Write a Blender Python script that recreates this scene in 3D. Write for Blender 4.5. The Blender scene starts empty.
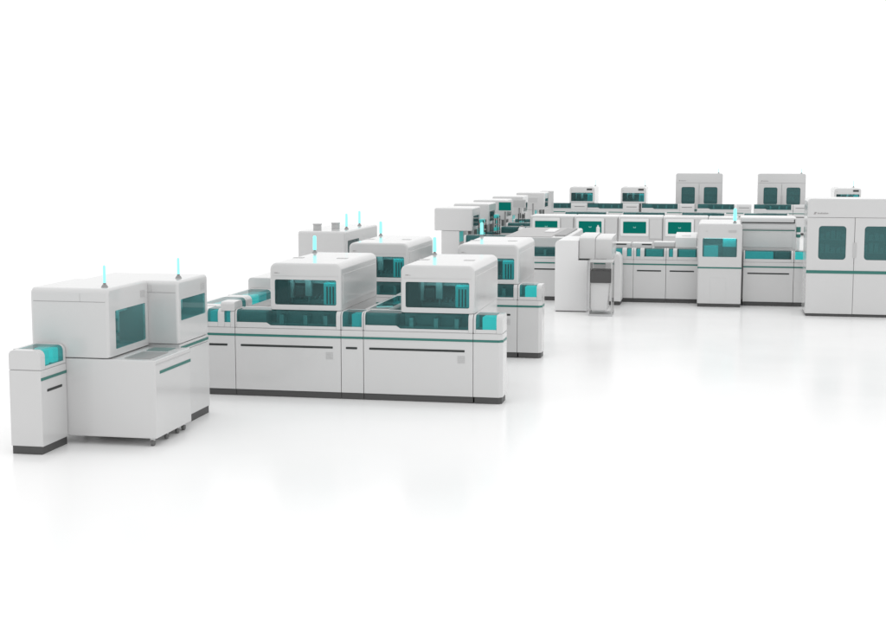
import bpy, bmesh, math, random
from math import sin, cos, pi, radians
from mathutils import Vector

random.seed(7)
sc = bpy.context.scene
col = sc.collection

# ------------------------------------------------------------------ materials
def mat(name, rgb, rough=.4, spec=.5, metal=0, coat=0, noise=0, nscale=3, emit=None, estr=0):
    m = bpy.data.materials.new(name); m.use_nodes = True
    nt = m.node_tree; b = nt.nodes['Principled BSDF']
    b.inputs['Base Color'].default_value = (*rgb, 1)
    b.inputs['Roughness'].default_value = rough
    b.inputs['Specular IOR Level'].default_value = spec
    b.inputs['Metallic'].default_value = metal
    b.inputs['Coat Weight'].default_value = coat
    b.inputs['Coat Roughness'].default_value = .06
    if emit:
        b.inputs['Emission Color'].default_value = (*emit, 1)
        b.inputs['Emission Strength'].default_value = estr
    if noise:
        tc = nt.nodes.new('ShaderNodeTexCoord'); nz = nt.nodes.new('ShaderNodeTexNoise')
        nz.inputs['Scale'].default_value = nscale; nz.inputs['Detail'].default_value = 4
        nt.links.new(tc.outputs['Object'], nz.inputs['Vector'])
        r = nt.nodes.new('ShaderNodeMapRange')
        r.inputs['To Min'].default_value = 1 - noise; r.inputs['To Max'].default_value = 1 + noise
        nt.links.new(nz.outputs['Fac'], r.inputs['Value'])
        mx = nt.nodes.new('ShaderNodeMix'); mx.data_type = 'RGBA'; mx.blend_type = 'MULTIPLY'
        mx.inputs['Factor'].default_value = 1
        mx.inputs[6].default_value = (*rgb, 1)
        cmb = nt.nodes.new('ShaderNodeCombineColor')
        for k in ('Red', 'Green', 'Blue'): nt.links.new(r.outputs[0], cmb.inputs[k])
        nt.links.new(cmb.outputs[0], mx.inputs[7])
        nt.links.new(mx.outputs[2], b.inputs['Base Color'])
        r2 = nt.nodes.new('ShaderNodeMapRange')
        r2.inputs['To Min'].default_value = max(.02, rough - .06); r2.inputs['To Max'].default_value = rough + .06
        nt.links.new(nz.outputs['Fac'], r2.inputs['Value'])
        nt.links.new(r2.outputs[0], b.inputs['Roughness'])
    return m

def glass(name, tint, body, through=.6, rough=.03, ior=1.3):
    """tinted acrylic: see-through share, a body colour of its own, and a clear gloss"""
    m = bpy.data.materials.new(name); m.use_nodes = True
    nt = m.node_tree; nt.nodes.clear()
    out = nt.nodes.new('ShaderNodeOutputMaterial')
    tr = nt.nodes.new('ShaderNodeBsdfTransparent'); tr.inputs[0].default_value = (*tint, 1)
    df = nt.nodes.new('ShaderNodeBsdfDiffuse'); df.inputs[0].default_value = (*body, 1)
    gl = nt.nodes.new('ShaderNodeBsdfGlossy'); gl.inputs['Roughness'].default_value = rough
    fr = nt.nodes.new('ShaderNodeFresnel'); fr.inputs['IOR'].default_value = ior
    a = nt.nodes.new('ShaderNodeMixShader'); a.inputs[0].default_value = 1 - through
    nt.links.new(tr.outputs[0], a.inputs[1]); nt.links.new(df.outputs[0], a.inputs[2])
    c = nt.nodes.new('ShaderNodeMixShader')
    nt.links.new(fr.outputs[0], c.inputs[0]); nt.links.new(a.outputs[0], c.inputs[1]); nt.links.new(gl.outputs[0], c.inputs[2])
    # a ray leaving the sheet through its far face is neither tinted nor reflected again
    cl = nt.nodes.new('ShaderNodeBsdfTransparent'); ge = nt.nodes.new('ShaderNodeNewGeometry')
    e = nt.nodes.new('ShaderNodeMixShader')
    nt.links.new(ge.outputs['Backfacing'], e.inputs[0]); nt.links.new(c.outputs[0], e.inputs[1]); nt.links.new(cl.outputs[0], e.inputs[2])
    nt.links.new(e.outputs[0], out.inputs[0])
    return m

M = dict(
    white=mat('white_enamel', (.61, .61, .61), .13, .6, noise=.012, nscale=2.2),
    bright=mat('bright_white_enamel', (.78, .78, .78), .35, .5, noise=.012, nscale=2.2),
    grey=mat('grey_enamel', (.5, .5, .5), .4, .4, noise=.02), midgrey=mat('mid_grey_enamel', (.4, .395, .395), .4, .4, noise=.02), glow=mat('dim_teal_emission', (.03, .3, .3), .3, .4, emit=(.03, .36, .34), estr=.5),  # last one: weakly emissive teal for a side window, window blocks and rack bins
    trim=mat('grey_trim', (.3, .3, .3), .45, .4),
    dark=mat('charcoal_plinth', (.075, .075, .075), .5, .4, noise=.05),
    slot2=mat('charcoal_housing', (.06, .062, .062), .5, .3), slot=mat('dark_handle', (.035, .04, .04), .5, .3),
    stripe=mat('teal_stripe', (.026, .165, .14), .35, .5),
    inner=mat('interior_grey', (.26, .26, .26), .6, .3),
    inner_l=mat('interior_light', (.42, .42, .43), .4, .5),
    metal=mat('brushed_aluminium', (.55, .56, .56), .3, .5, metal=.8),
    teal_glow=mat('teal_plastic_with_glow', (.04, .50, .52), .4, .5, emit=(.05, .5, .52), estr=.55),  # teal of tanks and blocks, emission put in to imitate backlit windows
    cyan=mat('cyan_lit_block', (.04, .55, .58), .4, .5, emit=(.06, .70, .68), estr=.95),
    lamp=mat('cyan_lamp', (.1, .5, .5), .3, .5, emit=(.28, .88, .84), estr=1.0),
    screen=mat('teal_screen', (.0, .012, .010), .3, .08, emit=(.0, .155, .125), estr=.9),
    mark=mat('pale_mark', (.2, .4, .38), .4, .3, emit=(.2, .4, .38), estr=.5),
    strip=mat('fill_emitter', (.7, .8, .8), .4, .3, emit=(.7, 1, 1), estr=6.5), greyteal=mat('grey_teal_tray', (.16, .24, .23), .4, .4),  # first one: emitter for the strips added to brighten the interiors
    emblem=mat('grey_print', (.32, .31, .31), .5, .3),
    pane_teal=glass('teal_pane', (.24, .52, .52), (.18, .46, .47), .74),
    pane=glass('smoky_teal_pane', (.27, .52, .52), (.12, .27, .28), .82),
    cover=glass('teal_cover', (.28, .58, .58), (.12, .29, .30), .79, ior=1.22),
    clear=glass('smoked_acrylic', (.72, .72, .72), (.3, .3, .3), .86),
    rubber=mat('rubber', (.16, .16, .16), .6, .3),
)

# ------------------------------------------------------------------ mesh helpers
class MB:
    def __init__(s): s.bm = bmesh.new()
    def box(s, x0, x1, y0, y1, z0, z1, bev=0, seg=2):
        b = bmesh.new()
        bmesh.ops.create_cube(b, size=1)
        for v in b.verts:
            v.co = Vector(((x0+x1)/2 + v.co.x*(x1-x0), (y0+y1)/2 + v.co.y*(y1-y0), (z0+z1)/2 + v.co.z*(z1-z0)))
        if bev:
            bmesh.ops.bevel(b, geom=b.edges[:], offset=bev, segments=seg, profile=.5, affect='EDGES')
        s._join(b); return s
    def _join(s, b):
        me = bpy.data.meshes.new('tmp'); b.to_mesh(me); b.free()
        s.bm.from_mesh(me); bpy.data.meshes.remove(me)
    def prism(s, pts, axis, a0, a1, bev=0):
        """extrude a 2D polygon. axis 'x': pts are (y,z); 'y': pts are (x,z); 'z': pts are (x,y)"""
        b = bmesh.new()
        def P(p, a): return {'x': (a, p[0], p[1]), 'y': (p[0], a, p[1]), 'z': (p[0], p[1], a)}[axis]
        A = [b.verts.new(P(p, a0)) for p in pts]; B = [b.verts.new(P(p, a1)) for p in pts]
        n = len(pts)
        fa = b.faces.new(A); fb = b.faces.new(B[::-1])
        for i in range(n): b.faces.new((A[i], A[(i+1) % n], B[(i+1) % n], B[i]))
        bmesh.ops.recalc_face_normals(b, faces=b.faces[:])
        if bev:
            es = list(fa.edges) + list(fb.edges)
            bmesh.ops.bevel(b, geom=es, offset=bev, segments=2, profile=.5, affect='EDGES')
        s._join(b); return s
    def cyl(s, x, y, z0, z1, r0, r1=None, n=20, axis='z'):
        r1 = r0 if r1 is None else r1
        b = bmesh.new()
        A = []; B = []
        for i in range(n):
            a = 2*pi*i/n
            if axis == 'z':
                A.append(b.verts.new((x+r0*cos(a), y+r0*sin(a), z0))); B.append(b.verts.new((x+r1*cos(a), y+r1*sin(a), z1)))
            else:      # along y; x,y are x,z ; z0,z1 are y range
                A.append(b.verts.new((x+r0*cos(a), z0, y+r0*sin(a)))); B.append(b.verts.new((x+r1*cos(a), z1, y+r1*sin(a))))
        b.faces.new(A); b.faces.new(B[::-1])
        for i in range(n): b.faces.new((A[i], A[(i+1) % n], B[(i+1) % n], B[i]))
        bmesh.ops.recalc_face_normals(b, faces=b.faces[:])
        s._join(b); return s
    def loops(s, loops, cap0=False, cap1=False):
        """skin successive closed loops of equal vertex count"""
        b = s.bm
        V = [[b.verts.new(p) for p in L] for L in loops]
        n = len(V[0])
        for A, B in zip(V, V[1:]):
            for i in range(n): b.faces.new((A[i], A[(i+1) % n], B[(i+1) % n], B[i]))
        if cap0: b.faces.new(V[0][::-1])
        if cap1: b.faces.new(V[-1])
        return s
    def build(s, name, m, parent=None, recalc=False, angle=35):
        if recalc: bmesh.ops.recalc_face_normals(s.bm, faces=s.bm.faces[:])
        me = bpy.data.meshes.new(name); s.bm.to_mesh(me); s.bm.free()
        me.materials.append(M[m] if isinstance(m, str) else m)
        me.shade_smooth(); me.set_sharp_from_angle(angle=radians(angle))
        o = bpy.data.objects.new(name, me); col.objects.link(o)
        if parent: o.parent = parent
        w = o.modifiers.new('wn', 'WEIGHTED_NORMAL'); w.keep_sharp = True
        return o

def rrect(x0, x1, z0, z1, r, n=6):
    """rounded rectangle, r = radii (bl, br, tr, tl); counter-clockwise seen from the front"""
    if not isinstance(r, tuple): r = (r,)*4
    out = []
    for (cx, cz, sx, sz, a0, rr) in ((x0, z0, 1, 1, 180, r[0]), (x1, z0, -1, 1, 270, r[1]), (x1, z1, -1, -1, 0, r[2]), (x0, z1, 1, -1, 90, r[3])):
        rr = max(rr, .0015)
        for k in range(n+1):
            a = radians(a0 + 90*k/n)
            out.append((cx + sx*rr + rr*cos(a), cz + sz*rr + rr*sin(a)))
    return out
def at(L, y): return [(p[0], y, p[1]) for p in L]

def empty(name, label, cat, loc=(0, 0, 0), rz=0, group=None):
    o = bpy.data.objects.new(name, None); col.objects.link(o)
    o.empty_display_size = .2
    o.location = loc; o.rotation_euler.z = radians(rz)
    tag(o, label, cat, group); return o
def tag(o, label, cat, group=None):
    o['label'] = label; o['category'] = cat
    if group: o['group'] = group
    return o
kids = {}
def copy_tree(src, loc, rz=0, label=None, group=None):
    def rec(o, parent):
        c = o.copy(); col.objects.link(c)
        c.parent = parent
        for ch in o.children: rec(ch, c)
        return c
    r = rec(src, None)
    r.location = loc; r.rotation_euler.z = radians(rz)
    if label: r['label'] = label
    if group: r['group'] = group
    return r

# ------------------------------------------------------------------ shared parts
def hollow_body(name, parent, w, d, zb, zt, win, rt=.08, m='white', cav=.4, rf=.03, y0=0, rwin=.022):
    """a housing with rounded top edges along its depth, a window opening in its front and a cavity behind it"""
    b = MB(); x0, x1 = -w/2, w/2
    R = (.012, .012, rt, rt)
    seq = []
    hole = rrect(win[0], win[1], win[2], win[3], rwin)
    seq.append(at(hole, y0 + .03)); seq.append(at(hole, y0))
    for k in range(5):
        a = pi/2*k/4
        ins = rf*(1 - sin(a)); yy = y0 + rf*(1 - cos(a))
        seq.append(at(rrect(x0+ins, x1-ins, zb+min(ins, .006), zt-ins, (.012, .012, max(rt-ins*.5, .01), max(rt-ins*.5, .01))), yy))
    full = rrect(x0, x1, zb, zt, R)
    seq.append(at(full, y0 + d - .02))
    seq.append(at(rrect(x0+.015, x1-.015, zb+.006, zt-.015, R), y0 + d))
    b.loops(seq, cap1=True)
    o = b.build(name, m, parent, recalc=True)
    # cavity: five walls behind the opening
    c = MB(); e = .02
    A = [(win[0]-e, win[2]-e), (win[1]+e, win[2]-e), (win[1]+e, win[3]+e), (win[0]-e, win[3]+e)]
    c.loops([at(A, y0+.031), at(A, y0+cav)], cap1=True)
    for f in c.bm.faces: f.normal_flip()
    return o, c

def pane(name, parent, win, y, m='pane', r=.022, t=.006):
    L = rrect(win[0]+.001, win[1]-.001, win[2]+.001, win[3]-.001, r)
    b = MB(); b.loops([at(L, y), at(L, y+t)], cap0=True, cap1=True)
    return b.build(name, m, parent, recalc=True)

def signal_light(parent, x, y, z, h=.25, r=.021):
    b = MB(); b.cyl(x, y, z-.006, z+.03, .042, .022, 20).cyl(x, y, z+.03, z+.05, .015, n=14)
    base = b.build('signal_light', 'trim', parent)
    t = MB(); t.cyl(x, y, z+.05, z+h, r, r*.9, 18).cyl(x, y, z+h, z+h+.012, r*.9, r*.4, 18)
    t.build('lamp_tube', 'lamp', base)

def add_interior(parent, c, win, cav=.4, tank=(.76, .985)):
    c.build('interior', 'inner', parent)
    w = win[1]-win[0]; h = win[3]-win[2]; X = lambda f: win[0]+w*f; Z = lambda f: win[2]+h*f
    MB().box(X(.02), X(.98), .2, .26, Z(.80), Z(.93), .006).box(X(.44), X(.54), .14, .2, Z(.30), Z(.97), .006)\
        .box(X(.18), X(.25), .14, .2, Z(.22), Z(.97), .006).cyl(X(.49), .17, Z(.06), Z(.3), .008).cyl(X(.215), .17, Z(.02), Z(.22), .008).build('gantry', 'inner_l', parent)
    t = MB().box(X(tank[0]), X(tank[1]), .09, .3, Z(.0), Z(.86), .01)
    t.build('glow_tank', 'teal_glow', parent)  # tank is no lamp, its glow stands in for brightness behind the pane
    for f in ((.815, .865, .915) if tank[0] > .5 else ()):
        MB().box(X(f), X(f)+.012, .07, .092, Z(.03), Z(.72)).build('tank_divider', 'slot2', parent)
    MB().box(X(.03), X(.97), .06, .10, Z(1.0), Z(1.03)).build('added_fill_strip', 'strip', parent)  # emissive strip added above the opening to light up the cavity
    k = MB().box(X(.03), X(.74), .22, .5, Z(-.04), Z(.14), .006)
    for i in range(9):
        k.cyl(X(.07+.08*i), .27, Z(.14), Z(.26), .016, n=10).cyl(X(.07+.08*i), .36, Z(.14), Z(.3), .016, n=10)
    k.build('tube_rack', 'trim', parent)
    if tank[0] > .5: MB().box(X(.02), X(.20), .05, .36, Z(-.03), Z(.99), .008).build('side_housing', 'slot2', parent)
    MB().box(X(.28), X(.42), .12, .36, Z(.32), Z(.7), .01).build('pipetting_head', 'slot2', parent)

WIN = (-.385, .385, 1.125, 1.43)
def make_analyzer(label, loc, group, lr=.024, lh=.225, lx=-.37):
    r = empty('analyzer', label, 'analyzer', loc, 0, group)
    W, D = .89, 1.8
    body, c = hollow_body('body', r, W, D, 1.058, 1.63, WIN)
    add_interior(r, c, WIN)
    pane('window', r, WIN, .008)
    MB().box(-W/2+.004, W/2-.004, .22, D-.03, .09, 1.06, .008).build('base_cabinet', 'white', r)
    MB().box(-W/2+.02, W/2-.02, .24, D-.05, .0, .088).build('plinth', 'dark', r)
    for s in (-1, 1):
        MB().box(s*(W/2+.0005)-.0035, s*(W/2+.0005)+.0035, .09, D-.1, 1.135, 1.5, .003).build('side_panel', 'white', r)
    for gx in (-.33, .24):
        MB().box(gx-.065, gx+.065, .78, .88, 1.627, 1.634, .002).build('lid_grip', 'grey', r)
    MB().box(-.385, -.345, -.003, .004, 1.505, 1.514).box(-.335, -.325, -.003, .004, 1.505, 1.511).build('maker_mark', 'emblem', r)
    MB().box(-W/2+.035, W/2-.035, -.002, .003, 1.4725, 1.4755).build('lid_seam', 'grey', r)
    signal_light(r, lx, D-.12, 1.62, lh, lr)
    return r

# ---- conveyor module: cabinet below, glazed track on top. local x runs 0..w, front faces -y
ZS, ZT, DP = .842, 1.06, .34
def post_profile(rf=.065, rb=.05, z0=ZS, zt=ZT, d=DP):
    L = [(0, z0)]
    for k in range(7):
        a = pi - pi/2*k/6; L.append((rf + rf*cos(a), zt-rf + rf*sin(a)))
    for k in range(5):
        a = pi/2 - pi/2*k/4; L.append((d-rb + rb*cos(a), zt-rb + rb*sin(a)))
    L.append((d, z0)); return L
def make_track(label, loc, rz, w, wins, handle=None, vent=None, step=None, lit=None, group=None, riser=None, chamfer=0, cat='conveyor module', stripe_z=.75, posts_bev=.006, zt=ZT, rail=True):
    r = empty('conveyor_module', label, cat, loc, rz, group)
    g = .002
    # cabinet
    if chamfer:
        pl = [(g, 0), (w-chamfer, 0), (w-g, chamfer), (w-g, DP), (g, DP)]
        ins = [(g+.012, .014), (w-chamfer-.004, .014), (w-.014, chamfer+.008), (w-.014, DP-.014), (g+.012, DP-.014)]
        MB().prism(pl, 'z', .08, .836, .004).build('cabinet', 'white', r)
        MB().prism(ins, 'z', 0, .079).build('plinth', 'dark', r)
        st = [(g, -.004), (w-chamfer+.002, -.004), (w+.002, chamfer), (w+.002, DP-.02), (w-.004, DP-.02), (w-.004, chamfer+.004), (w-chamfer-.002, .002), (g, .002)]
        MB().prism(st, 'z', stripe_z-.014, stripe_z+.014).build('stripe', 'stripe', r)
    else:
        MB().box(g, w-g, 0, DP, .08, .836, .004).build('cabinet', 'white', r)
        MB().box(g, w-g, .014, DP-.014, 0, .079).build('plinth', 'dark', r)
        MB().box(g, w-g, -.004, .003, stripe_z-.014, stripe_z+.014).build('stripe', 'stripe', r)
    MB().box(.012, w-.012, .008, DP-.008, .834, .844).build('seam', 'grey', r)
    if handle:
        for h in (handle if isinstance(handle, list) else [handle]):
            MB().prism(rrect(h[0], h[1], .611, .637, .008), 'y', -.003, .004).build('handle', 'slot', r)
    if vent:
        v = MB()
        for i in range(4):
            for j in range(4):
                v.box(vent-.046+.023*i, vent-.046+.023*i+.017, -.003, .003, .48+.023*j, .48+.023*j+.017)
        v.build('vent', 'grey', r)
    # shell: posts between windows, lip below, rail behind
    s = MB(); prof = post_profile(zt=zt)
    edges = [g] + [e for a in wins for e in a[:2]] + [w-g]
    for a, b in zip(edges[::2], edges[1::2]):
        if b - a > .004: s.prism(prof, 'x', a, b, min(posts_bev, (b-a)/3))
    for a in wins:
        z0 = a[2] if len(a) > 2 else .885
        if step and (a[1]-a[0]) > .9:
            s.prism([(a[0], ZS), (a[1], ZS), (a[1], z0-.005), (a[0]+.43, z0-.005), (a[0]+.38, z0+.027), (a[0], z0+.027)], 'y', 0, .022, .003)
        else:
            s.box(a[0], a[1], 0, .022, ZS, z0, .003)
        s.box(a[0], a[1], .295, DP, ZS, zt-.001, .004)
    s.build('shell', 'white', r)
    for a in wins:
        MB().box(a[0], a[1], .023, .294, ZS, ZS+.014).box(a[0], a[1], .282, .294, ZS+.013, zt-.02).build('tray', 'inner', r)
        t = MB().box(a[0], a[1], .10, .112, ZS+.014, ZS+.05).box(a[0], a[1], .185, .197, ZS+.014, ZS+.05)
        t.box(a[0]+.01, a[0]+.03, .11, .19, ZS+.018, ZS+.04)
        if a[1]-a[0] > .9:
            for fx in (.42, .66, .86): t.box(a[0]+fx*(a[1]-a[0]), a[0]+fx*(a[1]-a[0])+.05, .06, .24, ZS+.02, zt-.06, .004)
        t.build('rail', 'metal', r)
        if a[1]-a[0] > .9:
            MB().box(a[0]+.01, a[0]+.36, .05, .27, ZS+.052, zt-.03, .006).build('sample_shuttle', 'trim', r)
    for a in wins:
        z0 = (a[2] if len(a) > 2 else .885) - .012
        rf = .058; o = .006; ti = .006
        out = [(o, z0)] + [(o+rf + rf*cos(pi-pi/2*k/6), zt-.004-rf + rf*sin(pi-pi/2*k/6)) for k in range(7)] + [(.297, zt-.004)]
        inn = [(o+ti, z0)] + [(o+rf + (rf-ti)*cos(pi-pi/2*k/6), zt-.004-rf + (rf-ti)*sin(pi-pi/2*k/6)) for k in range(7)] + [(.297, zt-.004-ti)]
        MB().prism(out + inn[::-1], 'x', a[0]+.0005, a[1]-.0005).build('glass_cover', 'cover', r)
    if lit:
        for (a, b, *lm) in lit:
            lm = lm[0] if lm else 'cyan'
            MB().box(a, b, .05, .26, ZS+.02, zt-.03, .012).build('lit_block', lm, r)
    if riser:
        a, b, zr = riser
        pr = post_profile(rf=.04, z0=zt-.02, zt=zr, d=.30)
        MB().prism([(p[0]-.002, p[1]) for p in pr], 'x', a, b, .008).build('riser_cap', 'white', r)
    return r

# ------------------------------------------------------------------ setting
def ground():
    b = bmesh.new()
    bmesh.ops.create_grid(b, x_segments=8, y_segments=8, size=1500)
    me = bpy.data.meshes.new('floor'); b.to_mesh(me); b.free()
    m = mat('polished_white_floor', (.93, .93, .93), .2, .16, noise=.003, nscale=.6)
    me.materials.append(m)
    o = bpy.data.objects.new('floor', me); col.objects.link(o); o['kind'] = 'structure'
ground()

# ------------------------------------------------------------------ front row and its copy behind
Y1, Y2 = 16.1, 19.81
g_tr, g_an = 'conveyor modules of the lab line', 'analyzers with a teal window'
def W_(w=1.33): return [(.022, 1.272, .88)]
wide = make_track('long conveyor module below the left analyzer of the front row', (-5.735, Y1, 0), 0, 1.33, W_(), (.07, 1.23), 1.19, True, None, g_tr)
wide2 = copy_tree(wide, (-4.125, Y1, 0), 0, 'long conveyor module below the right analyzer of the front row')
narrow = make_track('narrow conveyor module between the two long modules of the front row', (-4.403, Y1, 0), 0, .276, [(.02, .255, .88)], (.06, .20), group=g_tr, lit=[(.12, .22, 'teal_glow')])
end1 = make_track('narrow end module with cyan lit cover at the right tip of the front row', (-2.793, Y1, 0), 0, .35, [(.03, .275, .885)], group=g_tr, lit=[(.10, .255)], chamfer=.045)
left1 = make_track('front row corner module with small windows and a raised white cap', (-6.37, Y1, 0), 0, .633, [(.05, .12, .9), (.285, .415, .9), (.50, .575, .9)], (.30, .535), group=g_tr, riser=(.455, .632, 1.15), lit=[(.30, .40, 'teal_glow'), (.06, .11, 'teal_glow'), (.51, .57, 'teal_glow')])

an = make_analyzer('white analyzer pod with teal window, left one of the front row', (-4.855, Y1+.05, 0), g_an)
an2 = copy_tree(an, (-3.235, Y1+.05, 0), 0, 'white analyzer pod with teal window, right one of the front row')

copy_tree(wide, (-5.735, Y2, 0), 0, 'long conveyor module in the second row, seen between the two front analyzers')
copy_tree(wide2, (-4.125, Y2, 0), 0, 'long conveyor module in the second row, half hidden by the right front analyzer')
copy_tree(end1, (-2.793, Y2, 0), 0, 'narrow chamfered end module at the right tip of the second row')
copy_tree(an, (-4.855, Y2+.05, 0), 0, 'white analyzer pod of the second row seen between the two front analyzers')
copy_tree(an, (-3.235, Y2+.05, 0), 0, 'white analyzer pod of the second row behind the right front analyzer')

# link tracks running back
link = make_track('link conveyor with dark glass running back between the two front analyzers', (-3.86, Y1+.36, 0), 90, 3.33, [(.04, 1.62, .9), (1.70, 3.28, .9)], None, None, None, None, g_tr)
copy_tree(link, (-3.86, Y2+.36, 0), 90, 'link conveyor with dark glass running back between the two second row analyzers')
cov = make_track('first glass covered link conveyor behind the raised cap of the front row corner', (-6.06, 16.46, 0), 90, 1.06, [(.18, 1.0, .93)], None, None, None, [(.22, .60), (.66, .94, 'teal_glow')], g_tr)
copy_tree(cov, (-6.06, 17.525, 0), 90, 'second glass covered link conveyor on the left, left of the front analyzer')

def low_block(name, label, cat, loc, w, d, h, r=.05, m='white', group=None, slot=None):
    t = empty(name, label, cat, loc, 0, group)
    L = lambda i: rrect(i, w-i, .06, h-i, (.01, .01, max(r-i/2, .01), max(r-i/2, .01)))
    MB().loops([at(L(.015), 0), at(L(.004), .006), at(L(0), .02), at(L(0), d-.02), at(L(.015), d)], cap0=True, cap1=True).build('housing', m, t, recalc=True)
    MB().box(.02, w-.02, .02, d-.02, 0, .06).build('plinth', 'dark', t)
    if slot:
        MB().box(slot[0], slot[1], -.004, .004, slot[2], slot[3]).build('slot', 'slot', t)
    return t
low_block('end_housing', 'plain grey white end housing above the left link conveyor', 'housing', (-6.425, 18.595, 0), .365, 1.05, 1.21, m='white')

# ------------------------------------------------------------------ left loading station (faces +x)
def make_station(label, loc, front, w, d, win, zb, zt, light, bench=None, plinth=False, lid=True):
    r = empty('loading_station', label, 'loading station', loc, 90, 'loading stations')
    # local: x along +Y (0..w shifted to centre), -y towards +X
    body, c = hollow_body('body', r, w, d, zb, zt, win, rt=.05, cav=.5, rwin=.015)
    add_interior(r, c, win, .5, (.02, .13))
    pane('window', r, win, .008, 'pane_teal', r=.015)
    for s in (-1, 1):   # seam of the lid on either side
        MB().box(s*(w/2)-.002, s*(w/2)+.002, .03, d-.03, 1.462, 1.466).build('lid_seam', 'trim', r)
    MB().box(-w/2-.002, -w/2+.002, .30, .304, 1.467, zt-.05).build('panel_seam', 'grey', r)
    v = MB()
    for k in range(5): v.box(w/2-.22, w/2-.1, -.003, .003, 1.43+.016*k, 1.438+.016*k)
    v.build('vent', 'grey', r)
    signal_light(r, *light, zt-.003, .215, .014)
    return r
st1 = make_station('large white loading station on casters with an open bench at far left', (-6.0, 13.60, 0), 0, 1.03, .84, (-.345, .425, .965, 1.36), .892, 1.60, (-.36, .1))
MB().box(-.515, .445, -.49, .84, .085, .884, .012, 3).build('bench', 'white', st1)
MB().box(-.40, .44, -.494, -.488, .735, .765).build('stripe', 'stripe', st1)
MB().box(-.505, .435, -.496, -.486, .838, .842).build('seam', 'grey', st1)
MB().box(-.42, .05, -.40, -.12, .882, .890, .003).build('loading_tray', 'trim', st1)
MB().box(.14, .36, -.36, -.12, .882, .890, .003).build('rack_tray', 'greyteal', st1)
for (x, y) in ((-.45, -.42), (-.1, -.42), (.2, -.42), (.38, -.42), (-.45, .7), (.38, .7)):
    b = MB(); b.cyl(x, .034, y-.014, y+.014, .034, n=20, axis='y')
    cs = b.build('caster', 'rubber', st1)
    MB().box(x-.016, x+.016, y-.02, y+.02, .055, .086).build('bracket', 'metal', cs)
st2 = make_station('second white loading station with a narrow window, behind the one on casters', (-5.66, 14.55, 0), 0, .89, 1.12, (-.37, .37, 1.155, 1.385), .905, 1.59, (-.12, .12))
MB().box(-.44, .44, -.006, 1.12, .085, .824, .008).build('base_cabinet', 'white', st2)
MB().box(-.43, .43, .0, 1.12, .826, .902, .004).build('upper_cabinet', 'white', st2)
MB().box(-.40, .425, -.005, .004, .846, .874).build('stripe', 'stripe', st2)
MB().box(-.10, .43, .008, 1.1, 0, .084).build('plinth', 'dark', st2)
MB().box(-.445, .445, .0, 1.1, .0835, .0865).build('base_plate', 'trim', st2)
make_track('low white end module with cyan lit cover at the very left front', (-6.47, 12.535, 0), 90, .545, [(.10, .495, .87)], (.12, .44), None, None, [(.115, .29), (.37, .485)], g_tr, zt=1.035)

# ------------------------------------------------------------------ big machine with cylinders behind the front row
def side_unit(name, label, cat, loc, w, d, zb, zt, win, group=None, lights=(), base=True):
    r = empty(name, label, cat, loc, 90, group)
    body, c = hollow_body('body', r, w, d, zb, zt, win, rt=.04, cav=.4, rwin=.015)
    c.build('interior', 'inner', r)
    pane('window', r, win, .008, r=.015)
    if base:
        MB().box(-w/2+.01, w/2-.01, .03, d-.01, .08, zb-.004, .006).build('base_cabinet', 'white', r)
        MB().box(-w/2+.02, w/2-.02, .05, d-.03, 0, .079).build('plinth', 'dark', r)
    for (x, y) in lights: signal_light(r, x, y, zt-.003)
    return r
big = side_unit('tank_analyzer', 'tall white machine with two short cylinders on top behind the left front analyzer', 'analyzer', (-5.93, 23.1, 0), 2.2, .8, .9, 1.66, (-.95, -.2, 1.12, 1.5), lights=((-.42, .16), (.60, .2)))
for (x, y) in ((-.82, .55), (-.45, .34)):
    MB().cyl(x, y, 1.655, 1.75, .068, n=28).cyl(x, y, 1.75, 1.768, .076, n=28).build('cylinder_cap', 'grey', big)

# ------------------------------------------------------------------ spine of units going back on the left
sp = side_unit('side_analyzer', 'nearest grey white boxy unit of the receding left line', 'analyzer', (-5.52, 32.2, 0), 1.15, .88, 1.12, 1.64, (-.4, .4, 1.2, 1.45), 'boxy units receding along the left line', base=False)
MB().box(-.56, 1.90, .30, .72, .08, 1.116, .008).build('base_cabinet', 'white', sp)
for (a, b, m_) in ((.62, .98, 'slot2'), (1.06, 1.36, 'trim'), (1.44, 1.84, 'slot2')):
    MB().prism(rrect(a, b, .84, 1.06, .01), 'y', .292, .304).build('side_hatch', m_, sp)
MB().box(.60, 1.86, .0, .29, .70, .80, .008).build('side_shelf', 'white', sp)
MB().box(.62, 1.84, .03, .27, .80, .87, .006).build('shelf_glass', 'cover', sp)
MB().box(-.55, 1.89, .31, .70, 0, .079).build('plinth', 'dark', sp)
MB().prism(rrect(-.52, -.08, .86, 1.09, .01), 'y', .294, .302).build('side_window', 'glow', sp)
for (y, lab, dx) in ((34.75, 'second boxy unit of the receding left line', 0), (37.3, 'third boxy unit of the receding left line beside the teal screen', .05),
                     (40.2, 'fourth boxy unit of the receding left line behind the teal screen', .1), (43.6, 'fifth boxy unit of the receding left line, far back', .3)):
    copy_tree(sp, (-5.55+dx, y, 0), 90, lab)
def monitor(label, loc, w, h, m, cat='screen'):
    r = empty('panel_display', label, cat, loc, 0, 'display panels along the left line')
    MB().prism(rrect(-w/2, w/2, .0, h, .02), 'y', 0, .05, .004).build('housing', 'white', r)
    MB().prism(rrect(-w/2+.03, w/2-.03, .03, h-.03, .01), 'y', -.004, .003).build('screen', m, r)
    MB().cyl(0, .06, -loc[2], .1, .025, n=12).build('pole', 'trim', r)
    return r
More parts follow.
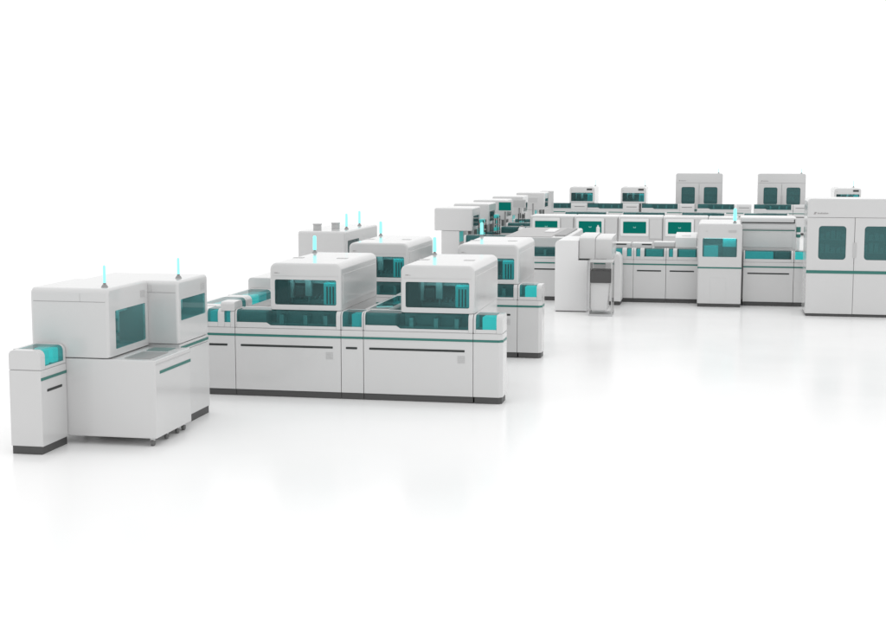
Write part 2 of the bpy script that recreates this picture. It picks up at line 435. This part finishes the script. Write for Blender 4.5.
# link decks between the line and the middle rows
lk = make_track('link conveyor with dark glass leading right from the nearest unit of the receding line', (-5.6, 31.0, 0), 0, 1.9, [(.05, 1.85, .9)], None, None, None, None, g_tr)
copy_tree(lk, (-5.35, 34.6, 0), 0, 'link conveyor with dark glass below the teal screen of the receding line')
copy_tree(lk, (-5.55, 38.4, 0), 0, 'link conveyor with dark glass further back along the receding line')

copy_tree(lk, (-5.45, 36.4, 0), 0, 'link conveyor with dark glass halfway along the receding line')
def rack(label, loc, h):
    r = empty('tube_rack_tower', label, 'rack', loc, 0, 'slim dark rack towers beside the receding line')
    for x in (0, .11):
        for y in (0, .36): MB().box(x, x+.02, y, y+.02, 0, h).build('post', 'slot', r)
    k = 0
    z = .35
    while z < h - .02:
        MB().box(.002, .128, .002, .378, z, z+.016).build('shelf', 'trim', r)
        if k % 3 != 2: MB().box(.022, .108, .03, .34, z+.017, z+.10, .004).build('bin', 'slot2' if k % 2 else 'glow', r)
        z += .155; k += 1
    return r
rack('slim dark rack tower right of the nearest boxy unit', (-5.40, 31.75, 0), 1.36)
rack('slim dark rack tower right of the second boxy unit', (-5.42, 34.0, 0), 1.34)
rack('slim dark rack tower below the flat teal screen', (-5.20, 36.9, 0), 1.28)
cn = empty('canister', 'pale round canister in front of the receding line, left of the first teal screen', 'canister', (-4.72, 34.2, 0))
MB().cyl(0, 0, 0, 1.02, .10, n=24).cyl(0, 0, 1.02, 1.08, .10, .06, n=24).build('body', 'bright', cn)
MB().cyl(0, 0, 1.08, 1.11, .04, n=16).build('cap', 'trim', cn)

# ------------------------------------------------------------------ middle row
Y3 = 27.55
copy_tree(wide, (-4.22, Y3, 0), 0, 'long conveyor module of the middle row between second row pod and white box machine')
make_track('plain conveyor module of the middle row behind the white box machine', (-2.887, Y3, 0), 0, .78, [(.03, .75, .88)], (.08, .70), group=g_tr)
m0 = make_track('conveyor module of the middle row with two small windows right of the wire cart', (-2.10, Y3, 0), 0, .50, [(.08, .28, .90), (.37, .46, .9)], None, group=g_tr, lit=[(.10, .26, 'teal_glow'), (.38, .45, 'teal_glow')])
ma = make_track('middle row conveyor module with handle, left of the one below the sloped hood', (-1.60, Y3, 0), 0, .63, [(.05, .13, .90), (.21, .59, .9)], (.07, .54), group=g_tr, lit=[(.06, .12, 'teal_glow'), (.24, .56, 'glow')])
mb = copy_tree(ma, (-.968, Y3, 0), 0, 'conveyor module of the middle row below the sloped hood, left of the tower cabinet')

def hood(label, loc):
    r = empty('hood', label, 'hood', loc)
    MB().prism([(0, .0), (0, .19), (.05, .215), (.5, .25), (.9, .25), (.9, 0)], 'x', .42, .84, .012).build('cover', 'bright', r)
    MB().box(.02, .82, .06, .88, -1.06, -.004).build('base_cabinet', 'white', r)
    MB().box(.0, .415, .03, .4, .0, .10, .012).build('side_cover', 'white', r)
    MB().box(.54, .72, .10, .22, .215, .237, .006).build('lid_handle', 'bright', r)
    return r
hood('white sloped hood on the middle row left of the tower cabinet', (-1.23, Y3+.36, 1.062))
low_block('low_housing', 'low white housing with a dark slot behind the small windows of the middle row', 'housing', (-2.1, Y3+.36, 0), .42, .35, 1.14, .02, slot=(.10, .34, 1.10, 1.125))
low_block('low_housing', 'low white housing with a dark slot left of the sloped hood', 'housing', (-1.66, Y3+.36, 0), .40, .35, 1.14, .02, slot=(.20, .385, 1.10, 1.125))
dk = low_block('deck_housing', 'long low grey deck housing behind the white box machine', 'housing', (-4.25, Y3+.36, 0), 1.30, 3.4, 1.23, .05, 'white')
MB().box(.04, .98, .06, 3.3, 1.228, 1.24, .004).build('lid', 'midgrey', dk)
MB().box(.66, .88, 1.5, 2.6, 1.238, 1.26, .006).build('highlight_streak', 'bright', dk)  # thin bright box standing in for a highlight along the deck
MB().box(1.0, 1.22, .5, 3.0, 1.228, 1.25, .006).build('rail_cover', 'trim', dk)

# column in front
cl = empty('waste_bin', 'slim white bin with a slanted rounded top beside the wire cart', 'bin', (-2.10, 26.95, 0))
MB().prism([(0, .07), (.30, .07), (.30, .80), (.285, .92), (.24, .985), (.17, 1.0), (.09, .96), (.0, .86)], 'y', 0, .56, .015).build('housing', 'bright', cl)
MB().box(.012, .29, .012, .55, 0, .069).build('plinth', 'dark', cl)

# tower cabinet
TW = (-.325, .315, .955, 1.31)
tw = empty('tower_analyzer', 'white tower cabinet with a wide teal window in the middle row', 'analyzer', (.055, 27.0, 0))
body, c = hollow_body('body', tw, .82, 1.6, .06, 1.585, TW, rt=.05, cav=.5)
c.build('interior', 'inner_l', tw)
pane('window', tw, TW, .008, 'pane_teal')
w = MB()
w.box(-.01, .01, .06, .12, .96, 1.3).box(-.32, -.05, .2, .4, .94, 1.08, .01).box(.06, .28, .2, .4, .94, 1.14, .01).box(-.32, .31, .22, .28, 1.14, 1.18, .004)
w.build('tube_rack', 'inner', tw)
MB().box(-.30, -.03, .10, .19, .945, 1.16, .008).build('glow_tank', 'teal_glow', tw)  # glowing block added to lighten the lower left of the tower window
MB().box(.05, .30, .12, .2, 1.14, 1.30, .008).build('glow_box', 'teal_glow', tw)  # second glowing block, lightens the upper right of the same window
MB().box(-.30, .30, .05, .09, 1.305, 1.32).build('added_fill_strip', 'strip', tw)  # added emissive strip, brightens the inside of the tower
MB().box(-.412, .412, -.004, .003, .735, .762).build('stripe', 'stripe', tw)
MB().prism(rrect(-.17, .12, .10, .56, .01), 'y', -.004, .002, .0015).build('door', 'white', tw)
MB().box(-.40, .40, .012, 1.58, 0, .06).build('plinth', 'dark', tw)
MB().prism(rrect(.15, .30, 1.415, 1.465, .008), 'y', -.003, .003).build('name_plate', 'grey', tw)
MB().box(-.27, -.23, -.003, .003, 1.435, 1.45).build('maker_mark', 'grey', tw)
signal_light(tw, .27, .35, 1.582, .27, .034)

# section right of the tower
rt = make_track('conveyor module with a long bright teal window right of the tower cabinet', (.50, 27.35, 0), 0, .94, [(.03, .89, .90)], (.08, .86), group=g_tr, lit=[(.04, .56, 'teal_glow'), (.60, .86, 'inner')])
rn = make_track('narrow end module with bright cyan window beside the double door cabinet', (1.442, 27.35, 0), 0, .20, [(.02, .18, .90)], group=g_tr, lit=[(.03, .17)])
bk = empty('back_analyzer', 'broad white machine with two dark grooves behind the long bright teal window', 'analyzer', (.44, 27.72, 0))
MB().prism([(0, 0.08), (0, 1.655), (.02, 1.672), (.98, 1.672), (1.0, 1.66), (1.0, .08)], 'x', 0, 1.05, .012).build('housing', 'white', bk)
MB().box(.02, 1.03, .02, .98, 0, .08).build('plinth', 'dark', bk)
MB().box(.02, 1.02, -.004, .004, 1.565, 1.582).box(1.0, 1.02, -.004, .004, 1.582, 1.64).build('groove', 'slot', bk)
MB().box(.02, 1.02, -.004, .004, 1.42, 1.437).build('groove', 'stripe', bk)
MB().box(.015, 1.0, -.045, .0, 1.592, 1.648, .006).build('rail', 'white', bk)
MB().box(.015, 1.03, -.025, .0, 1.455, 1.545, .005).build('rail', 'white', bk)
MB().box(.05, .98, -.012, .0, 1.10, 1.39, .006).build('front_panel', 'white', bk)
po = empty('probe_post', 'slim white probe post with teal head standing beside the double door cabinet', 'probe', (1.53, 27.66, 0))
MB().box(-.03, .03, .05, .13, 0, 1.30, .012).build('post', 'bright', po)
MB().cyl(0, .09, 1.30, 1.36, .045, n=16).cyl(0, .09, 1.40, 1.50, .045, n=16).build('head', 'stripe', po)
MB().cyl(0, .09, 1.36, 1.40, .04, n=16).build('collar', 'bright', po)

# ------------------------------------------------------------------ white box machine and cart
wb = empty('bulk_loader', 'bright white box machine with an overhanging hood left of the wire cart', 'loader', (-2.93, 25.7, 0))
prof = [(0, .015), (.60, .015), (.60, .955), (.43, .955), (.43, 1.32)]
for k in range(9):
    a = pi/2 + pi/2*k/8; prof.append((.09 + .09*cos(a), 1.23 + .09*sin(a)))
MB().prism(prof, 'y', 0, 1.3, .012).build('body', 'bright', wb)
MB().prism([(.05, .985), (.05, 1.325), (.07, 1.36), (.12, 1.378), (.4, 1.40), (1.2, 1.40), (1.2, .985)], 'x', .436, .734, .008).build('hood_panel', 'white', wb)
MB().prism([(.05, .985), (.05, 1.31), (.07, 1.345), (.12, 1.36), (.4, 1.38), (1.2, 1.38), (1.2, .985)], 'x', .736, 1.04, .012).build('hood_panel', 'white', wb)
MB().box(.44, .62, .045, 1.2, .957, .984).build('slot', 'slot', wb)
MB().box(.02, .58, .02, 1.28, 0, .016).build('plinth', 'dark', wb)
ct = empty('wire_cart', 'open cart with smoked sides, a charcoal tray and a white bin', 'cart', (-2.25, 25.1, 0))
for (x, y) in ((0, 0), (.40, 0), (0, .5), (.40, .5)):
    MB().box(x+.003, x+.019, y+.003, y+.019, .02, .985, .003).build('post', 'grey', ct)
MB().box(.0, .422, 0, .522, .966, .984, .004).build('top_frame', 'grey', ct)
MB().box(.024, .398, .012, .51, .60, .82, .01).build('tray', 'dark', ct)
MB().prism([(.03, .10), (.33, .10), (.37, .60), (.03, .60)], 'y', .05, .48, .015).build('bin', 'white', ct)
MB().box(.0, .422, 0, .522, .0, .035, .004).build('base_shelf', 'metal', ct)
for x in (.006, .412): MB().box(x, x+.005, .024, .498, .04, .962).build('side_pane', 'clear', ct)
MB().box(.024, .398, .004, .009, .824, .962).build('front_pane', 'clear', ct)

# ------------------------------------------------------------------ double door cabinets
def make_cabinet(label, loc):
    r = empty('double_door_cabinet', label, 'cabinet', loc, 0, 'double door cabinets')
    Wd, H = 1.65, 2.11
    b = MB(); R = (.01, .01, .07, .07)
    hole = rrect(.12, Wd-.12, .95, 1.70, .02)
    seq = [at(hole, .08), at(hole, .034)]
    for ins, y in ((.02, .034), (.006, .04), (0, .055), (0, .98), (.02, 1.0)):
        seq.append(at(rrect(ins, Wd-ins, .045+min(ins, .005), H-ins, (.01, .01, .07-ins/2, .07-ins/2)), y))
    b.loops(seq, cap1=True).build('body', 'white', r, recalc=True)
    c = MB(); A = [(.10, .93), (Wd-.10, .93), (Wd-.10, 1.72), (.10, 1.72)]
    c.loops([at(A, .081), at(A, .6)], cap1=True)
    c.build('interior', 'inner', r)
    sh = MB()
    for z in (1.12, 1.36): sh.box(.12, Wd-.12, .3, .58, z, z+.015)
    for i in range(14): sh.box(.16+.095*i, .23+.095*i, .34, .5, 1.135, 1.135+random.uniform(.08, .18)); sh.box(.16+.095*i, .23+.095*i, .34, .5, 1.375, 1.375+random.uniform(.08, .2))
    sh.build('shelf', 'trim', r)
    for (x0, x1) in ((.006, .8215), (.8285, Wd-.006)):
        wx0 = .205 if x0 < .5 else .995; wn = (wx0, wx0+.475, 1.025, 1.625)
        d = MB(); out = rrect(x0, x1, .05, 1.772, .006); ho = rrect(*wn, .06)
        d.loops([at(out, .033), at(out, .004), at(rrect(x0+.004, x1-.004, .054, 1.768, .006), 0), at(ho, 0), at(ho, .033)])
        dr = d.build('door', 'white', r, recalc=True)
        pane('window', dr, wn, .01, 'pane_teal', r=.06)
    MB().prism(rrect(.006, Wd-.006, 1.778, H-.006, (.006, .006, .066, .066)), 'y', 0, .033, .004).build('top_panel', 'white', r)
    MB().box(.004, Wd-.004, -.005, .003, .775, .83).build('stripe', 'stripe', r)
    MB().prism(rrect(.80, .865, 1.06, 1.335, .012), 'y', -.008, .003, .003).build('handle', 'grey', r)
    MB().box(.02, Wd-.02, .02, .98, 0, .045).build('plinth', 'dark', r)
    e = MB(); e.prism([(.105, 1.832), (.14, 1.832), (.16, 1.872), (.125, 1.872)], 'y', -.003, .002)
    for i in range(9):
        h = (.024, .018, .018, .026, .018, .018, .026, .018, .022)[i]
        e.box(.175+.021*i, .190+.021*i, -.003, .002, 1.838, 1.838+h)
    e.build('maker_mark', 'emblem', r)
    return r
cab = make_cabinet('large white double door cabinet with two rounded teal windows at the right edge', (1.575, 25.85, 0))
c1 = copy_tree(cab, (-1.50, 51.0, 0), 0, 'far white double door cabinet above the far row, left one of the two')
c2 = copy_tree(cab, (1.37, 51.0, 0), 0, 'far white double door cabinet above the far row, right one of the two')
for c_ in (c1, c2): signal_light(c_, 1.5, .2, 2.105, .16, .008)

# ------------------------------------------------------------------ consoles with teal screens
g_co = 'consoles with teal screens'
def make_console(label, loc):
    r = empty('screen_console', label, 'console', loc, 0, g_co)
    MB().box(0, 1.066, .02, 1.0, .06, 1.37, .03, 4).build('housing', 'white', r)
    MB().box(.02, 1.04, .04, .96, 0, .06).build('plinth', 'dark', r)
    MB().prism(rrect(.06, .735, .90, 1.32, .03), 'y', .0, .021, .005).build('bezel', 'bright', r)
    s = MB().prism(rrect(.125, .675, .965, 1.245, .012), 'y', -.004, .004).build('screen', 'screen', r)
    MB().box(.375, .425, -.007, -.003, 1.095, 1.108).box(.37, .382, -.007, -.003, 1.10, 1.125).box(.418, .43, -.007, -.003, 1.10, 1.125).build('status_mark', 'mark', s)
    MB().box(.76, 1.05, .004, .022, .84, 1.30, .005).build('side_panel', 'white', r)
    MB().box(.745, .757, .010, .022, .80, 1.31).box(1.053, 1.062, .010, .022, .80, 1.31).box(.757, 1.053, .010, .022, .825, .836).build('seam', 'grey', r)
    return r
co = make_console('console with teal screen, leftmost of the screen row', (-4.50, 34, 0))
for i, lab in enumerate(('console with teal screen and a pale bottle in front, second from left', 'console with teal screen above the small windows of the middle row',
                         'console with teal screen above the sloped hood')):
    copy_tree(co, (-4.50 + 1.07*(i+1), 34, 0), 0, lab)
low_block('end_housing', 'plain white housing closing the screen row behind the tower cabinet', 'housing', (-.215, 34.02, 0), .7, .95, 1.36, .03)
bt = empty('bottle', 'pale upright bottle in front of a teal screen', 'bottle', (-2.83, 33.9, 0))
MB().cyl(0, 0, 0, 1.10, .045, n=16).cyl(0, 0, 1.10, 1.13, .045, .02, n=16).build('body', 'bright', bt)
MB().cyl(0, 0, 1.13, 1.16, .02, n=12).build('cap', 'white', bt)

monitor('flat teal screen on a pole in the receding left line', (-5.42, 36, 1.37), .38, .27, 'screen')
monitor('larger pale grey panel right of the flat teal screen', (-5.50, 39.2, 1.33), .38, .24, 'grey')
monitor('smaller pale grey panel at the far end of the receding line', (-5.57, 42.7, 1.32), .36, .20, 'grey')
low_block('end_housing', 'grey box closing the far end of the receding left line', 'housing', (-6.03, 48.0, 0), .40, .8, 1.53, .02, 'grey')

# ------------------------------------------------------------------ low row behind the consoles
for i, (x, lab) in enumerate(((-4.62, 'low conveyor top behind the second console'), (-2.85, 'low conveyor top behind the centre console'),
                              (-1.08, 'low conveyor top behind the sloped hood console'), (.76, 'low conveyor top behind the probe post, rightmost'))):
    copy_tree(wide, (x, 43, 0), 0, lab)

# ------------------------------------------------------------------ far row
far = []
Yf = 50
for x, lab in ((-6.42, 'leftmost long teal window module of the far row'), (-4.58, 'long teal window module of the far row between the two small pods'),
               (-2.66, 'long teal window module of the far row right of the second small pod'), (-.72, 'long teal window module of the far row below the left double door cabinet'),
               (1.22, 'long teal window module of the far row below the right double door cabinet')):
    copy_tree(wide, (x, Yf, 0), 0, lab)
fn = make_track('plain narrow module of the far row under the first small pod', (-5.10, Yf, 0), 0, .52, [], (.1, .4), group=g_tr)
MB().box(.08, .44, -.003, .003, .93, .945).build('slot', 'slot', fn)
for x, lab in ((-3.26, 'plain narrow module of the far row under the second small pod'), (-1.33, 'plain narrow module of the far row below the left edge of the left cabinet'),
               (.63, 'plain narrow module of the far row between the two far cabinets'), (2.56, 'plain narrow module at the right end of the far row')):
    copy_tree(fn, (x, Yf, 0), 0, lab)
fp = make_analyzer('first small far pod with teal window and thin antenna, left one', (-4.77, Yf+.11, 0), g_an, .008, .22, .33)
MB().box(.17, .36, -.012, .004, 1.515, 1.575, .004).build('status_display', 'slot', fp)
copy_tree(fp, (-2.95, Yf+.11, 0), 0, 'second small far pod with teal window, left of the far double door cabinets')
copy_tree(fp, (4.38, Yf+.11, 0), 0, 'small far pod peeking over the large cabinet at right')

# ------------------------------------------------------------------ world, light, camera
W = bpy.data.worlds.new('World'); sc.world = W; W.use_nodes = True
bg = W.node_tree.nodes['Background']; bg.inputs[0].default_value = (1, 1, 1, 1); bg.inputs[1].default_value = 1.06

def area(name, loc, target, size, power):
    l = bpy.data.lights.new(name, 'AREA'); l.shape = 'SQUARE'; l.size = size; l.energy = power
    o = bpy.data.objects.new(name, l); col.objects.link(o); o.location = loc
    o.rotation_euler = (Vector(target)-Vector(loc)).to_track_quat('-Z', 'Y').to_euler()
area('overhead_softbox', (0, 95, 120), (0, 95, 0), 300, 62000)

cam = bpy.data.cameras.new('camera'); co_ = bpy.data.objects.new('camera', cam); col.objects.link(co_)
pit, yaw = 0.116456024, 0.193543013
F = Vector((-sin(yaw)*cos(pit), cos(yaw)*cos(pit), -sin(pit)))
co_.location = (0, 0, 3.00399)
co_.rotation_euler = F.to_track_quat('-Z', 'Y').to_euler()
cam.sensor_width = 36; cam.lens = 1400/886*36
cam.clip_start = .1; cam.clip_end = 4000
sc.camera = co_
sc.view_settings.view_transform = 'Standard'; sc.view_settings.look = 'None'
sc.view_settings.exposure = 0; sc.view_settings.gamma = 1
sc.cycles.max_bounces = 10; sc.cycles.transparent_max_bounces = 24; sc.cycles.diffuse_bounces = 5; sc.cycles.glossy_bounces = 4
sc.cycles.use_denoising = True
